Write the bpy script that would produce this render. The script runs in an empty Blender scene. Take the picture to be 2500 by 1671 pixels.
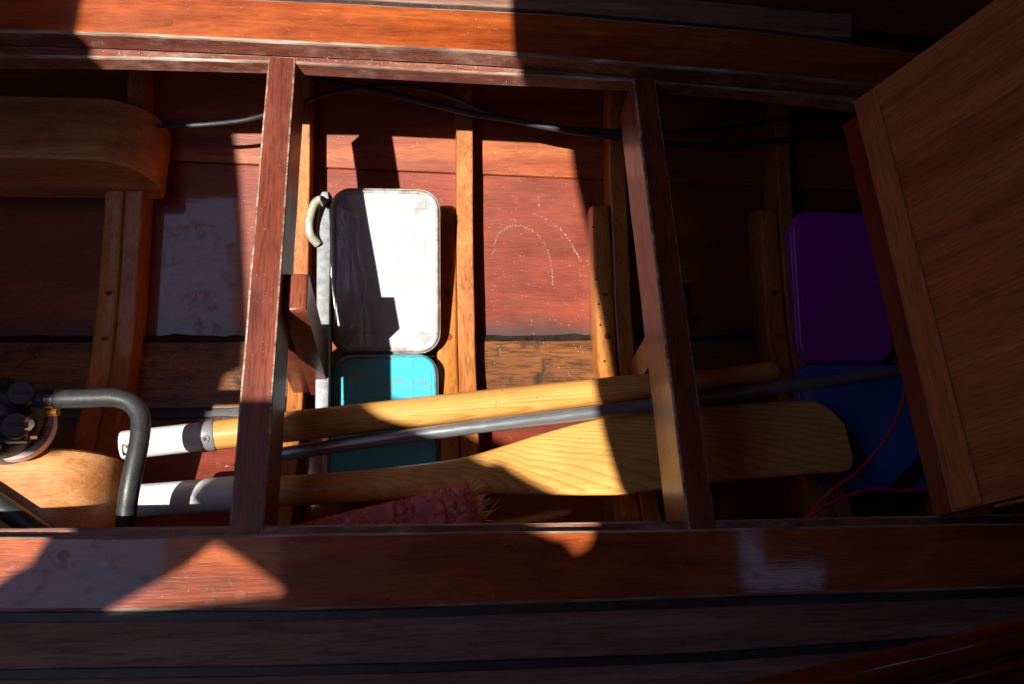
import bpy, bmesh, math, random
from mathutils import Vector, Matrix, noise as mnoise

random.seed(7)
scene = bpy.context.scene
col = scene.collection

# ------------------------------------------------------------------ camera
F = 2135.0                      # focal length in pixels of the 2500 px wide photograph
PP = (1250.0, 835.5)
CAM_H = 1.0                     # metres above the cabin sole bearers
Yc = Vector((-237.0, -4985.0, F)).normalized()          # world +Y seen in camera (right, down, forward)
Dn = Vector((-220.0, 925.0, F)); Dn = (Dn - Yc * Yc.dot(Dn)).normalized()
Zc = -Dn
Xc = Yc.cross(Zc)
if Xc.x < 0: Xc = -Xc
RIGHT = Vector((Xc.x, Yc.x, Zc.x)); DOWN = Vector((Xc.y, Yc.y, Zc.y)); FWD = Vector((Xc.z, Yc.z, Zc.z))

def V(px, py, z=0.0):
    """pixel of the 2500 px photograph -> point on the level plane at height z"""
    w = RIGHT * ((px - PP[0]) / F) + DOWN * ((py - PP[1]) / F) + FWD
    t = (z - CAM_H) / w.z
    return Vector((w.x * t, w.y * t, z))
S = 2500.0 / 2346.0
def U(px, py, z=0.0):           # the same for the 2346 px wide view of the photograph
    return V(px * S, py * S, z)

cd = bpy.data.cameras.new('camera'); cam = bpy.data.objects.new('camera', cd); col.objects.link(cam)
cd.sensor_width = 36.0; cd.lens = F / 2500.0 * 36.0
cd.clip_start = 0.02; cd.clip_end = 200
m = Matrix((( RIGHT.x, -DOWN.x, -FWD.x, 0), (RIGHT.y, -DOWN.y, -FWD.y, 0), (RIGHT.z, -DOWN.z, -FWD.z, CAM_H), (0, 0, 0, 1)))
cam.matrix_world = m
scene.camera = cam

# ------------------------------------------------------------------ light
SX, SY = 0.42, 0.36             # the sunlight runs (+0.42, +0.36, -1)
world = bpy.data.worlds.new('World'); scene.world = world; world.use_nodes = True
wn = world.node_tree.nodes; wl = world.node_tree.links
bg = wn['Background']; sky = wn.new('ShaderNodeTexSky'); sky.sky_type = 'NISHITA'; sky.sun_disc = False
sky.sun_elevation = math.atan2(1, math.hypot(SX, SY)); sky.sun_rotation = math.atan2(-SX, -SY)
sky.air_density = 1.0; sky.dust_density = 0.3; sky.ozone_density = 3.0
wl.new(sky.outputs[0], bg.inputs[0]); bg.inputs[1].default_value = 0.15
sd = bpy.data.lights.new('sun', 'SUN'); sd.energy = 5.0; sd.angle = math.radians(0.6); sd.color = (1.0, 0.95, 0.87)
sun = bpy.data.objects.new('sun', sd); col.objects.link(sun)
sun.rotation_euler = Vector((-SX, -SY, 1)).to_track_quat('Z', 'Y').to_euler(); sun.location = (-2, -2, 5)
vs = scene.view_settings; vs.view_transform = 'Standard'; vs.look = 'None'; vs.exposure = 0.8; vs.gamma = 1.0
scene.render.engine = 'CYCLES'
cy = scene.cycles; cy.use_denoising = True; cy.max_bounces = 8; cy.diffuse_bounces = 5; cy.glossy_bounces = 4
cy.transmission_bounces = 4; cy.sample_clamp_indirect = 4.0; cy.caustics_reflective = False; cy.caustics_refractive = False

# ------------------------------------------------------------------ materials
def nodes(name):
    mt = bpy.data.materials.new(name); mt.use_nodes = True
    nt = mt.node_tree; return mt, nt, nt.nodes['Principled BSDF']
def N(nt, kind, **kw):
    n = nt.nodes.new(kind)
    for k, v in kw.items(): setattr(n, k, v)
    return n
def ramp(nt, stops):
    r = N(nt, 'ShaderNodeValToRGB'); e = r.color_ramp.elements
    while len(e) < len(stops): e.new(0.5)
    for el, (p, c) in zip(e, stops):
        el.position = p; el.color = (c[0], c[1], c[2], 1) if hasattr(c, '__len__') else (c, c, c, 1)
    return r
def mixc(nt, a, b, fac, mode='MIX'):
    x = N(nt, 'ShaderNodeMix', data_type='RGBA', blend_type=mode)
    for s, v in ((x.inputs[6], a), (x.inputs[7], b), (x.inputs[0], fac)):
        if hasattr(v, 'is_linked') or hasattr(v, 'links'): nt.links.new(v, s)
        else: s.default_value = (v[0], v[1], v[2], 1) if hasattr(v, '__len__') else v
    return x.outputs[2]
def coords(nt, scale, rot=(0, 0, 0), rand=True):
    tc = N(nt, 'ShaderNodeTexCoord'); src = tc.outputs['Object']
    if rand:
        oi = N(nt, 'ShaderNodeObjectInfo'); mm = N(nt, 'ShaderNodeMath', operation='MULTIPLY'); mm.inputs[1].default_value = 7.3
        nt.links.new(oi.outputs['Random'], mm.inputs[0])
        va = N(nt, 'ShaderNodeVectorMath', operation='ADD'); nt.links.new(src, va.inputs[0]); nt.links.new(mm.outputs[0], va.inputs[1]); src = va.outputs[0]
    mp = N(nt, 'ShaderNodeMapping'); mp.inputs['Rotation'].default_value = rot; mp.inputs['Scale'].default_value = scale
    nt.links.new(src, mp.inputs['Vector']); return mp.outputs[0]
def noise(nt, vec, scale, detail=4, rough=0.55, dist=0.0):
    n = N(nt, 'ShaderNodeTexNoise'); nt.links.new(vec, n.inputs['Vector'])
    n.inputs['Scale'].default_value = scale; n.inputs['Detail'].default_value = detail
    n.inputs['Roughness'].default_value = rough; n.inputs['Distortion'].default_value = dist
    return n.outputs['Fac']

def axis_scale(axis, along, cross):
    s = [cross, cross, cross]; s['xyz'.index(axis)] = along; return tuple(s)

def wood(name, dark, mid, light, axis='x', rough=0.35, coat=0.5, coat_rough=0.12, bands=9.0, pores=0.5,
         dust=0.0, wear=0.0, wear_col=(0.42, 0.33, 0.27), stain=0.0, spec=0.35, bump=0.25, scuff=0.0, rot=(0, 0, 0), grime=None, along=0.10, mott=(0.68, 1.2), mscale=18):
    mt, nt, b = nodes(name)
    v1 = coords(nt, axis_scale(axis, along, 1.0), rot)
    n1 = noise(nt, v1, bands, 6, 0.62, 0.7)
    c = ramp(nt, [(0.30, dark), (0.5, mid), (0.70, light)]); nt.links.new(n1, c.inputs[0]); colr = c.outputs[0]
    v3 = coords(nt, axis_scale(axis, 0.5, 1.0), rot)
    n3 = noise(nt, v3, mscale, 3, 0.6)                                  # mottled figure of the timber
    r3 = ramp(nt, [(0.3, mott[0]), (0.7, mott[1])]); nt.links.new(n3, r3.inputs[0])
    colr = mixc(nt, colr, r3.outputs[0], 0.75, 'MULTIPLY')
    v2 = coords(nt, axis_scale(axis, 0.07, 1.0), rot)
    n2 = noise(nt, v2, 420, 2, 0.6)
    r2 = ramp(nt, [(0.36, 0.35), (0.52, 1.0)]); nt.links.new(n2, r2.inputs[0])
    colr = mixc(nt, colr, r2.outputs[0], pores, 'MULTIPLY')
    v4 = coords(nt, (1, 1, 1))
    rgh = rough
    if stain:
        n4 = noise(nt, v4, 17, 5, 0.7, 0.6); r4 = ramp(nt, [(0.52, 0.0), (0.66, 1.0)]); nt.links.new(n4, r4.inputs[0])
        mm = N(nt, 'ShaderNodeMath', operation='MULTIPLY'); nt.links.new(r4.outputs[0], mm.inputs[0]); mm.inputs[1].default_value = stain
        colr = mixc(nt, colr, (0.022, 0.016, 0.013), mm.outputs[0])
    if wear:
        n5 = noise(nt, v3, 60, 5, 0.75); n6 = noise(nt, v4, 9, 3, 0.6)
        m5 = N(nt, 'ShaderNodeMath', operation='MULTIPLY'); nt.links.new(n5, m5.inputs[0]); nt.links.new(n6, m5.inputs[1])
        r5 = ramp(nt, [(0.24, 0.0), (0.42, 1.0)]); nt.links.new(m5.outputs[0], r5.inputs[0])
        m6 = N(nt, 'ShaderNodeMath', operation='MULTIPLY'); nt.links.new(r5.outputs[0], m6.inputs[0]); m6.inputs[1].default_value = wear
        colr = mixc(nt, colr, wear_col, m6.outputs[0])
    if scuff:
        vs_ = coords(nt, (1, 1, 1), (0.3, 0.2, 0.9)); vo = N(nt, 'ShaderNodeMapping'); vo.inputs['Scale'].default_value = (3, 60, 60)
        nt.links.new(vs_, vo.inputs['Vector']); n7 = noise(nt, vo.outputs[0], 3.0, 1, 0.4)
        r7 = ramp(nt, [(0.70, 0.0), (0.74, 1.0)]); nt.links.new(n7, r7.inputs[0])
        m7 = N(nt, 'ShaderNodeMath', operation='MULTIPLY'); nt.links.new(r7.outputs[0], m7.inputs[0]); m7.inputs[1].default_value = scuff
        colr = mixc(nt, colr, wear_col, m7.outputs[0])
    if grime:                                       # bilge-water stain in a band along the keel
        g0 = N(nt, 'ShaderNodeTexCoord'); sp = N(nt, 'ShaderNodeSeparateXYZ'); nt.links.new(g0.outputs['Object'], sp.inputs[0])
        ab = N(nt, 'ShaderNodeMath', operation='ABSOLUTE'); nt.links.new(sp.outputs[1], ab.inputs[0])
        gn = noise(nt, v3, 22, 5, 0.7); gm = N(nt, 'ShaderNodeMath', operation='MULTIPLY_ADD'); nt.links.new(gn, gm.inputs[0]); gm.inputs[1].default_value = 0.05; nt.links.new(ab.outputs[0], gm.inputs[2])
        gr = ramp(nt, [(grime[0], 0.85), (grime[1], 0.0)]); nt.links.new(gm.outputs[0], gr.inputs[0])
        colr = mixc(nt, colr, (0.055, 0.035, 0.032), gr.outputs[0])
    if dust:
        vo = N(nt, 'ShaderNodeTexVoronoi'); vo.inputs['Scale'].default_value = 190; nt.links.new(v4, vo.inputs['Vector'])
        r8 = ramp(nt, [(0.10, 1.0), (0.16, 0.0)]); nt.links.new(vo.outputs['Distance'], r8.inputs[0])
        n8 = noise(nt, v4, 45, 2, 0.5); r9 = ramp(nt, [(0.56, 0.0), (0.62, 1.0)]); nt.links.new(n8, r9.inputs[0])
        m8 = N(nt, 'ShaderNodeMath', operation='MULTIPLY'); nt.links.new(r8.outputs[0], m8.inputs[0]); nt.links.new(r9.outputs[0], m8.inputs[1])
        m9 = N(nt, 'ShaderNodeMath', operation='MULTIPLY'); nt.links.new(m8.outputs[0], m9.inputs[0]); m9.inputs[1].default_value = dust
        colr = mixc(nt, colr, (0.6, 0.52, 0.44), m9.outputs[0])
    nt.links.new(colr, b.inputs['Base Color'])
    nr = noise(nt, v3, 38, 4, 0.65); rr = N(nt, 'ShaderNodeMapRange'); nt.links.new(nr, rr.inputs[0])
    rr.inputs[3].default_value = rough * 0.7; rr.inputs[4].default_value = min(1, rough * 1.4); nt.links.new(rr.outputs[0], b.inputs['Roughness'])
    b.inputs['Specular IOR Level'].default_value = spec
    b.inputs['Coat Weight'].default_value = coat; b.inputs['Coat Roughness'].default_value = coat_rough
    if coat > 0.3:                                  # varnish worn thin in patches, dull where dirt sits on it
        nc = noise(nt, v4, 34, 5, 0.72, 0.5); rc = ramp(nt, [(0.36, coat * 0.45), (0.48, coat)]); nt.links.new(nc, rc.inputs[0])
        nt.links.new(rc.outputs[0], b.inputs['Coat Weight'])
    bp = N(nt, 'ShaderNodeBump'); bp.inputs['Strength'].default_value = bump; bp.inputs['Distance'].default_value = 0.0012
    ad = N(nt, 'ShaderNodeMath', operation='ADD'); nt.links.new(n2, ad.inputs[0]); nt.links.new(n3, ad.inputs[1])
    nt.links.new(ad.outputs[0], bp.inputs['Height']); nt.links.new(bp.outputs[0], b.inputs['Normal'])
    if coat:
        bc = N(nt, 'ShaderNodeBump'); bc.inputs['Strength'].default_value = 0.04; bc.inputs['Distance'].default_value = 0.001
        nt.links.new(ad.outputs[0], bc.inputs['Height']); nt.links.new(bc.outputs[0], b.inputs['Coat Normal'])
    return mt

def plain(name, c, rough=0.5, metal=0.0, var=0.25, scale=30, coat=0.0, bump=0.15, spec=0.5, spots=None, stretch=(1, 1, 1)):
    mt, nt, b = nodes(name)
    v = coords(nt, stretch); n = noise(nt, v, scale, 5, 0.65)
    r = ramp(nt, [(0.3, 1 - var), (0.7, 1 + var)]); nt.links.new(n, r.inputs[0])
    colr = mixc(nt, c, r.outputs[0], 1.0, 'MULTIPLY')
    if spots:
        n2 = noise(nt, v, scale * 3, 3, 0.7); r2 = ramp(nt, [(0.58, 0.0), (0.66, 1.0)]); nt.links.new(n2, r2.inputs[0])
        mm = N(nt, 'ShaderNodeMath', operation='MULTIPLY'); nt.links.new(r2.outputs[0], mm.inputs[0]); mm.inputs[1].default_value = spots[1]
        colr = mixc(nt, colr, spots[0], mm.outputs[0])
    nt.links.new(colr, b.inputs['Base Color'])
    rr = N(nt, 'ShaderNodeMapRange'); nt.links.new(n, rr.inputs[0]); rr.inputs[3].default_value = rough * 0.75; rr.inputs[4].default_value = min(1, rough * 1.25)
    nt.links.new(rr.outputs[0], b.inputs['Roughness'])
    b.inputs['Metallic'].default_value = metal; b.inputs['Coat Weight'].default_value = coat; b.inputs['Specular IOR Level'].default_value = spec
    bp = N(nt, 'ShaderNodeBump'); bp.inputs['Strength'].default_value = bump; bp.inputs['Distance'].default_value = 0.001
    nt.links.new(n, bp.inputs['Height']); nt.links.new(bp.outputs[0], b.inputs['Normal'])
    return mt

def pine(name, axis='x', rings=150.0, tilt=(0, 0, 0), base=(0.72, 0.37, 0.100), line=(0.58, 0.245, 0.048), off=(0, 0.012, -0.02)):
    mt, nt, b = nodes(name)
    tc = N(nt, 'ShaderNodeTexCoord'); mp = N(nt, 'ShaderNodeMapping'); mp.inputs['Location'].default_value = off; mp.inputs['Rotation'].default_value = tilt
    nt.links.new(tc.outputs['Object'], mp.inputs['Vector'])
    st = N(nt, 'ShaderNodeMapping'); st.inputs['Scale'].default_value = axis_scale(axis, 0.16, 1.0); nt.links.new(mp.outputs[0], st.inputs['Vector'])
    nd = N(nt, 'ShaderNodeTexNoise'); nd.inputs['Scale'].default_value = 11; nd.inputs['Detail'].default_value = 1.5; nt.links.new(st.outputs[0], nd.inputs['Vector'])
    vm = N(nt, 'ShaderNodeVectorMath', operation='SCALE'); nt.links.new(nd.outputs['Color'], vm.inputs[0]); vm.inputs['Scale'].default_value = 0.030
    va = N(nt, 'ShaderNodeVectorMath', operation='ADD'); nt.links.new(st.outputs[0], va.inputs[0]); nt.links.new(vm.outputs[0], va.inputs[1])
    w = N(nt, 'ShaderNodeTexWave', wave_type='RINGS', rings_direction=axis.upper(), wave_profile='SAW'); w.inputs['Scale'].default_value = rings
    w.inputs['Distortion'].default_value = 0.0
    nt.links.new(va.outputs[0], w.inputs['Vector'])
    r = ramp(nt, [(0.0, base), (0.55, (base[0] * 0.95, base[1] * 0.93, base[2] * 0.88)), (0.92, line), (1.0, base)]); nt.links.new(w.outputs['Fac'], r.inputs[0])
    v2 = coords(nt, axis_scale(axis, 0.06, 1.0)); n2 = noise(nt, v2, 330, 3, 0.6)
    r2 = ramp(nt, [(0.3, 0.78), (0.6, 1.08)]); nt.links.new(n2, r2.inputs[0])
    colr = mixc(nt, r.outputs[0], r2.outputs[0], 0.8, 'MULTIPLY')
    v3 = coords(nt, (1, 1, 1)); n3 = noise(nt, v3, 11, 4, 0.6); r3 = ramp(nt, [(0.35, 0.8), (0.65, 1.1)]); nt.links.new(n3, r3.inputs[0])
    colr = mixc(nt, colr, r3.outputs[0], 0.7, 'MULTIPLY')
    vo = N(nt, 'ShaderNodeTexVoronoi'); vo.inputs['Scale'].default_value = 60; nt.links.new(v3, vo.inputs['Vector'])
    r8 = ramp(nt, [(0.045, 1.0), (0.07, 0.0)]); nt.links.new(vo.outputs['Distance'], r8.inputs[0])
    colr = mixc(nt, colr, (0.16, 0.07, 0.02), r8.outputs[0])
    nt.links.new(colr, b.inputs['Base Color']); b.inputs['Roughness'].default_value = 0.42
    b.inputs['Coat Weight'].default_value = 0.5; b.inputs['Coat Roughness'].default_value = 0.16
    bp = N(nt, 'ShaderNodeBump'); bp.inputs['Strength'].default_value = 0.12; bp.inputs['Distance'].default_value = 0.0008
    nt.links.new(n2, bp.inputs['Height']); nt.links.new(bp.outputs[0], b.inputs['Normal'])
    return mt

def taped(name, c, line=(0.16, 0.10, 0.05), strength=0.55, dirt=0.35, rough=0.22, trans=0.0, bw=0.043, bh=0.05):
    """moulded plastic wrapped in strips of clear tape whose edges have caught the dirt"""
    mt, nt, b = nodes(name)
    v = coords(nt, (1, 1, 1), rand=True)
    nw = N(nt, 'ShaderNodeTexNoise'); nw.inputs['Scale'].default_value = 9; nt.links.new(v, nw.inputs['Vector'])
    sc_ = N(nt, 'ShaderNodeVectorMath', operation='SCALE'); nt.links.new(nw.outputs['Color'], sc_.inputs[0]); sc_.inputs['Scale'].default_value = 0.012
    va = N(nt, 'ShaderNodeVectorMath', operation='ADD'); nt.links.new(v, va.inputs[0]); nt.links.new(sc_.outputs[0], va.inputs[1])
    br = N(nt, 'ShaderNodeTexBrick'); nt.links.new(va.outputs[0], br.inputs['Vector'])
    br.offset = 0.37; br.inputs['Scale'].default_value = 1.0; br.inputs['Brick Width'].default_value = bw; br.inputs['Row Height'].default_value = bh
    br.inputs['Mortar'].default_value = (c[0], c[1], c[2], 1); br.inputs['Mortar Size'].default_value = 0.0011; br.inputs['Mortar Smooth'].default_value = 0.25
    br.inputs['Color1'].default_value = (c[0], c[1], c[2], 1); br.inputs['Color2'].default_value = (c[0] * .9, c[1] * .91, c[2] * .92, 1)
    n1 = noise(nt, v, 33, 4, 0.7); r1 = ramp(nt, [(0.4, 0.0), (0.60, strength)]); nt.links.new(n1, r1.inputs[0])
    mm = N(nt, 'ShaderNodeMath', operation='MULTIPLY'); nt.links.new(br.outputs['Fac'], mm.inputs[0]); nt.links.new(r1.outputs[0], mm.inputs[1])
    colr = mixc(nt, br.outputs['Color'], line, mm.outputs[0])
    n2 = noise(nt, v, 24, 6, 0.75, 0.4); r2 = ramp(nt, [(0.55, 0.0), (0.75, dirt)]); nt.links.new(n2, r2.inputs[0])
    colr = mixc(nt, colr, (0.24, 0.17, 0.10), r2.outputs[0])
    gc = N(nt, 'ShaderNodeTexCoord'); gs = N(nt, 'ShaderNodeSeparateXYZ'); nt.links.new(gc.outputs['Generated'], gs.inputs[0]); es = []
    for k in (0, 1):                                # grime caught along the rim
        d0 = N(nt, 'ShaderNodeMath', operation='SUBTRACT'); nt.links.new(gs.outputs[k], d0.inputs[0]); d0.inputs[1].default_value = 0.5
        d1 = N(nt, 'ShaderNodeMath', operation='ABSOLUTE'); nt.links.new(d0.outputs[0], d1.inputs[0]); es.append(d1)
    mx = N(nt, 'ShaderNodeMath', operation='MAXIMUM'); nt.links.new(es[0].outputs[0], mx.inputs[0]); nt.links.new(es[1].outputs[0], mx.inputs[1])
    ne = noise(nt, v, 60, 5, 0.75); me_ = N(nt, 'ShaderNodeMath', operation='MULTIPLY_ADD'); nt.links.new(ne, me_.inputs[0]); me_.inputs[1].default_value = 0.16; nt.links.new(mx.outputs[0], me_.inputs[2])
    re_ = ramp(nt, [(0.545, 0.0), (0.60, min(1.0, dirt * 1.5))]); nt.links.new(me_.outputs[0], re_.inputs[0])
    colr = mixc(nt, colr, (0.20, 0.13, 0.07), re_.outputs[0])
    vo = N(nt, 'ShaderNodeTexVoronoi'); vo.inputs['Scale'].default_value = 70; nt.links.new(v, vo.inputs['Vector'])
    r8 = ramp(nt, [(0.05, 0.8), (0.09, 0.0)]); nt.links.new(vo.outputs['Distance'], r8.inputs[0])
    colr = mixc(nt, colr, (0.07, 0.05, 0.035), r8.outputs[0])
    nt.links.new(colr, b.inputs['Base Color']); b.inputs['Roughness'].default_value = 0.4
    b.inputs['Coat Weight'].default_value = 0.9; b.inputs['Coat Roughness'].default_value = rough * 0.5
    vb = N(nt, 'ShaderNodeMapping'); vb.inputs['Scale'].default_value = (1, .22, 1); nt.links.new(v, vb.inputs['Vector'])
    nb = noise(nt, vb.outputs[0], 55, 3, 0.6, 0.6)
    bp = N(nt, 'ShaderNodeBump'); bp.inputs['Strength'].default_value = 0.5; bp.inputs['Distance'].default_value = 0.0018
    nt.links.new(nb, bp.inputs['Height']); nt.links.new(bp.outputs[0], b.inputs['Coat Normal'])
    return mt

M = {}
M['sole'] = wood('varnished mahogany sole', (0.18, 0.032, 0.008), (0.32, 0.062, 0.012), (0.47, 0.118, 0.024), rough=0.34, coat=1.0, coat_rough=0.06, bands=20, dust=0.4, scuff=0.07, pores=0.45, mott=(0.66, 1.22), mscale=34)
M['bearer'] = wood('painted mahogany bearer', (0.13, 0.026, 0.014), (0.19, 0.040, 0.020), (0.28, 0.068, 0.030), axis='y', mott=(0.8, 1.15), mscale=45, rough=0.42, coat=0.35, coat_rough=0.22, bands=22, wear=0.15, pores=0.7, dust=0.3, wear_col=(0.30, 0.14, 0.10))
M['rail'] = wood('mahogany ledger rail', (0.13, 0.034, 0.022), (0.20, 0.055, 0.034), (0.28, 0.088, 0.055), rough=0.5, coat=0.2, coat_rough=0.25, bands=26, wear=0.65, pores=0.6, dust=0.9, wear_col=(0.46, 0.31, 0.25))
M['worn'] = wood('bare worn edge', (0.13, 0.045, 0.026), (0.33, 0.21, 0.15), (0.60, 0.52, 0.44), rough=0.6, coat=0.0, bands=60, pores=0.6)
M['hull_red'] = wood('red varnished hull planking', (0.165, 0.029, 0.016), (0.225, 0.041, 0.021), (0.28, 0.058, 0.028), rough=0.42, coat=1.0, coat_rough=0.05, bands=14, dust=0.6, pores=0.35, scuff=0.12, stain=0.12, wear_col=(0.45, 0.30, 0.24), grime=(0.098, 0.135))
M['hull_orange'] = wood('striped hull planking', (0.17, 0.026, 0.012), (0.32, 0.064, 0.018), (0.50, 0.15, 0.040), along=0.05, rough=0.42, coat=0.6, coat_rough=0.10, bands=15, dust=0.8, pores=0.45)
M['keel'] = wood('stained keel plank', (0.10, 0.034, 0.012), (0.19, 0.068, 0.022), (0.32, 0.12, 0.036), rough=0.45, coat=0.3, coat_rough=0.2, bands=20, dust=0.9, stain=0.85, pores=0.8)
M['rib'] = wood('orange mahogany frame', (0.34, 0.10, 0.022), (0.46, 0.155, 0.038), (0.60, 0.25, 0.075), axis='y', rough=0.42, coat=0.35, coat_rough=0.2, bands=40, pores=0.6, dust=0.4)
M['rib2'] = wood('golden iroko floor timber', (0.42, 0.135, 0.026), (0.53, 0.185, 0.038), (0.62, 0.25, 0.06), axis='y', rough=0.42, coat=0.35, coat_rough=0.2, bands=34, pores=0.5, stain=0.12)
M['bed'] = wood('waxy teak engine bearer', (0.40, 0.135, 0.04), (0.55, 0.21, 0.068), (0.68, 0.33, 0.13), rough=0.4, coat=0.3, coat_rough=0.25, bands=20, pores=0.45, scuff=0.3, stain=0.25)
M['teak'] = wood('grey brown teak plank', (0.17, 0.080, 0.055), (0.25, 0.13, 0.09), (0.36, 0.215, 0.16), along=0.03, mott=(0.88, 1.1), rough=0.6, coat=0.0, bands=36, pores=0.6)
M['board'] = wood('teak sole board', (0.38, 0.088, 0.022), (0.57, 0.165, 0.042), (0.70, 0.25, 0.078), axis='x', along=0.03, mott=(0.85, 1.12), rough=0.5, coat=0.1, coat_rough=0.3, bands=24, pores=0.55)
M['board_cleat'] = wood('pale teak cleat', (0.38, 0.098, 0.026), (0.56, 0.168, 0.045), (0.68, 0.24, 0.075), axis='y', along=0.04, mott=(0.88, 1.1), rough=0.5, coat=0.05, bands=24, pores=0.5)
M['redlip'] = wood('red varnished lip', (0.20, 0.022, 0.007), (0.26, 0.032, 0.010), (0.32, 0.045, 0.015), axis='y', rough=0.4, coat=0.4, bands=12)
M['cabin'] = wood('cabin joinery', (0.20, 0.055, 0.026), (0.28, 0.085, 0.04), (0.36, 0.12, 0.06), rough=0.4, coat=0.4, bands=8)
M['nosing'] = wood('red mahogany nosing', (0.13, 0.016, 0.007), (0.18, 0.024, 0.010), (0.22, 0.034, 0.014), rough=0.3, coat=1.0, coat_rough=0.06, bands=12)
M['roof'] = plain('warm varnished deckhead', (0.56, 0.36, 0.26), rough=0.6)
M['caulk'] = plain('black caulking', (0.040, 0.028, 0.027), rough=0.45, var=0.4, spots=((0.10, 0.09, 0.085), 0.35))
M['tar'] = plain('black bilge grime', (0.020, 0.015, 0.012), rough=0.5, var=0.6, scale=60, bump=0.8, spots=((0.10, 0.07, 0.05), 0.25))
M['pine_oar'] = pine('varnished pine loom', rings=95, tilt=(0.0, 0.012, 0.02), off=(0.1, 0.03, -0.045))
M['pine_blade'] = pine('varnished pine blade', rings=70, tilt=(0.0, 0.10, 0.035), off=(-0.55, 0.020, -0.075))
M['sleeve'] = plain('white plastic ferrule', (0.66, 0.66, 0.63), rough=0.38, var=0.06, coat=0.1, bump=0.05, spots=((0.35, 0.33, 0.28), 0.25))
M['sleeve_grey'] = plain('pale grey plastic ferrule', (0.52, 0.54, 0.56), rough=0.4, var=0.05, bump=0.05)
M['collar'] = plain('aluminium collar', (0.46, 0.47, 0.48), rough=0.38, metal=0.6, var=0.1)
M['steel'] = plain('bright screw', (0.55, 0.55, 0.56), rough=0.25, metal=1.0, var=0.2)
M['ink'] = plain('black print', (0.02, 0.02, 0.02), rough=0.5, var=0.1)
M['white_print'] = plain('white print', (0.7, 0.7, 0.68), rough=0.5, var=0.05)
M['tube'] = plain('anodised aluminium pole', (0.27, 0.275, 0.29), rough=0.36, metal=0.6, var=0.12, scale=60, stretch=(0.2, 1, 1), spots=((0.75, 0.75, 0.75), 0.2))
M['galv'] = plain('galvanised steel', (0.30, 0.31, 0.32), rough=0.5, metal=0.3, var=0.28, scale=90, bump=0.6, spots=((0.22, 0.21, 0.19), 0.5))
M['shackle'] = plain('dull galvanised shackle', (0.42, 0.40, 0.32), rough=0.6, metal=0.2, var=0.3, scale=80, bump=0.6)
M['white_tub'] = taped('white plastic tub', (0.47, 0.475, 0.47), dirt=0.65, strength=0.5)
M['teal_tub'] = taped('turquoise plastic tub', (0.055, 0.47, 0.58), line=(0.10, 0.06, 0.03), dirt=0.95, bw=0.09, bh=0.07)
M['purple_tub'] = taped('purple plastic tub', (0.40, 0.022, 0.44), strength=0.05, dirt=0.02, bw=0.4, bh=0.4)
M['blue_tub'] = taped('blue plastic tub', (0.05, 0.13, 0.50), strength=0.1, dirt=0.05, bw=0.4, bh=0.4)
M['dark_strip'] = plain('flat black strip', (0.012, 0.012, 0.014), rough=0.8)
M['hose'] = plain('black rubber hose', (0.028, 0.029, 0.031), rough=0.42, var=0.25, scale=120, bump=0.4, spots=((0.12, 0.12, 0.12), 0.15))
M['cable'] = plain('black cable', (0.030, 0.032, 0.036), rough=0.5, var=0.3, scale=120, spots=((0.2, 0.2, 0.2), 0.3))
M['pump'] = plain('navy black pump casting', (0.022, 0.024, 0.034), rough=0.45, var=0.3, scale=50, bump=0.4)
M['flange'] = plain('pinkish plastic flange', (0.72, 0.50, 0.43), rough=0.6, var=0.08)
M['gasket'] = plain('orange brass fitting', (0.40, 0.14, 0.02), rough=0.35, metal=0.4, var=0.25)
M['brass'] = plain('brass latch', (0.55, 0.33, 0.06), rough=0.35, metal=0.8, var=0.2)
M['cord'] = plain('red cord', (0.50, 0.012, 0.06), rough=0.7, var=0.3, scale=400, bump=0.6)
M['bristle'] = plain('pink bristles', (0.74, 0.21, 0.21), rough=0.8, var=0.35, scale=60)
M['bristle_tan'] = plain('straw bristles', (0.80, 0.50, 0.30), rough=0.7, var=0.3, scale=60)
M['chip'] = plain('wood chips and dust', (0.62, 0.50, 0.36), rough=0.8, var=0.4, scale=200)
M['chalk'] = plain('flaking chalky scratch', (0.52, 0.38, 0.29), rough=0.9, var=0.35, scale=300)
M['plug'] = plain('wood plug', (0.22, 0.046, 0.013), rough=0.4, var=0.3, coat=0.3)
M['hole'] = plain('screw hole', (0.02, 0.01, 0.006), rough=0.8)

# ------------------------------------------------------------------ mesh helpers
def link(o): col.objects.link(o); return o
def tag(o, label=None, cat=None, group=None, kind=None):
    for k, v in (('label', label), ('category', cat), ('group', group), ('kind', kind)):
        if v: o[k] = v
    return o
def thing(name, label=None, cat=None, loc=(0, 0, 0), group=None, kind=None, rot=None):
    o = link(bpy.data.objects.new(name, None)); o.empty_display_size = 0.05; o.location = loc
    if rot is not None: o.rotation_euler = rot
    return tag(o, label, cat, group, kind)
def root_of(o):
    while o.parent: o = o.parent
    return o
def make(name, bm, mat, parent=None, smooth=None, local=False):
    """link a bmesh as one object; vertices are world coordinates unless local"""
    off = Vector((0, 0, 0))
    if parent is not None and not local: off = root_of(parent).location
    if off.length: bmesh.ops.translate(bm, verts=bm.verts, vec=-off)
    bmesh.ops.recalc_face_normals(bm, faces=bm.faces)
    me = bpy.data.meshes.new(name); bm.to_mesh(me); bm.free()
    for mt in (mat if isinstance(mat, (list, tuple)) else [mat]): me.materials.append(M[mt] if isinstance(mt, str) else mt)
    o = link(bpy.data.objects.new(name, me))
    if parent is not None: o.parent = parent
    if smooth is not None:
        me.polygons.foreach_set('use_smooth', [True] * len(me.polygons))
        if smooth < 180: me.set_sharp_from_angle(angle=math.radians(smooth))
    return o
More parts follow.
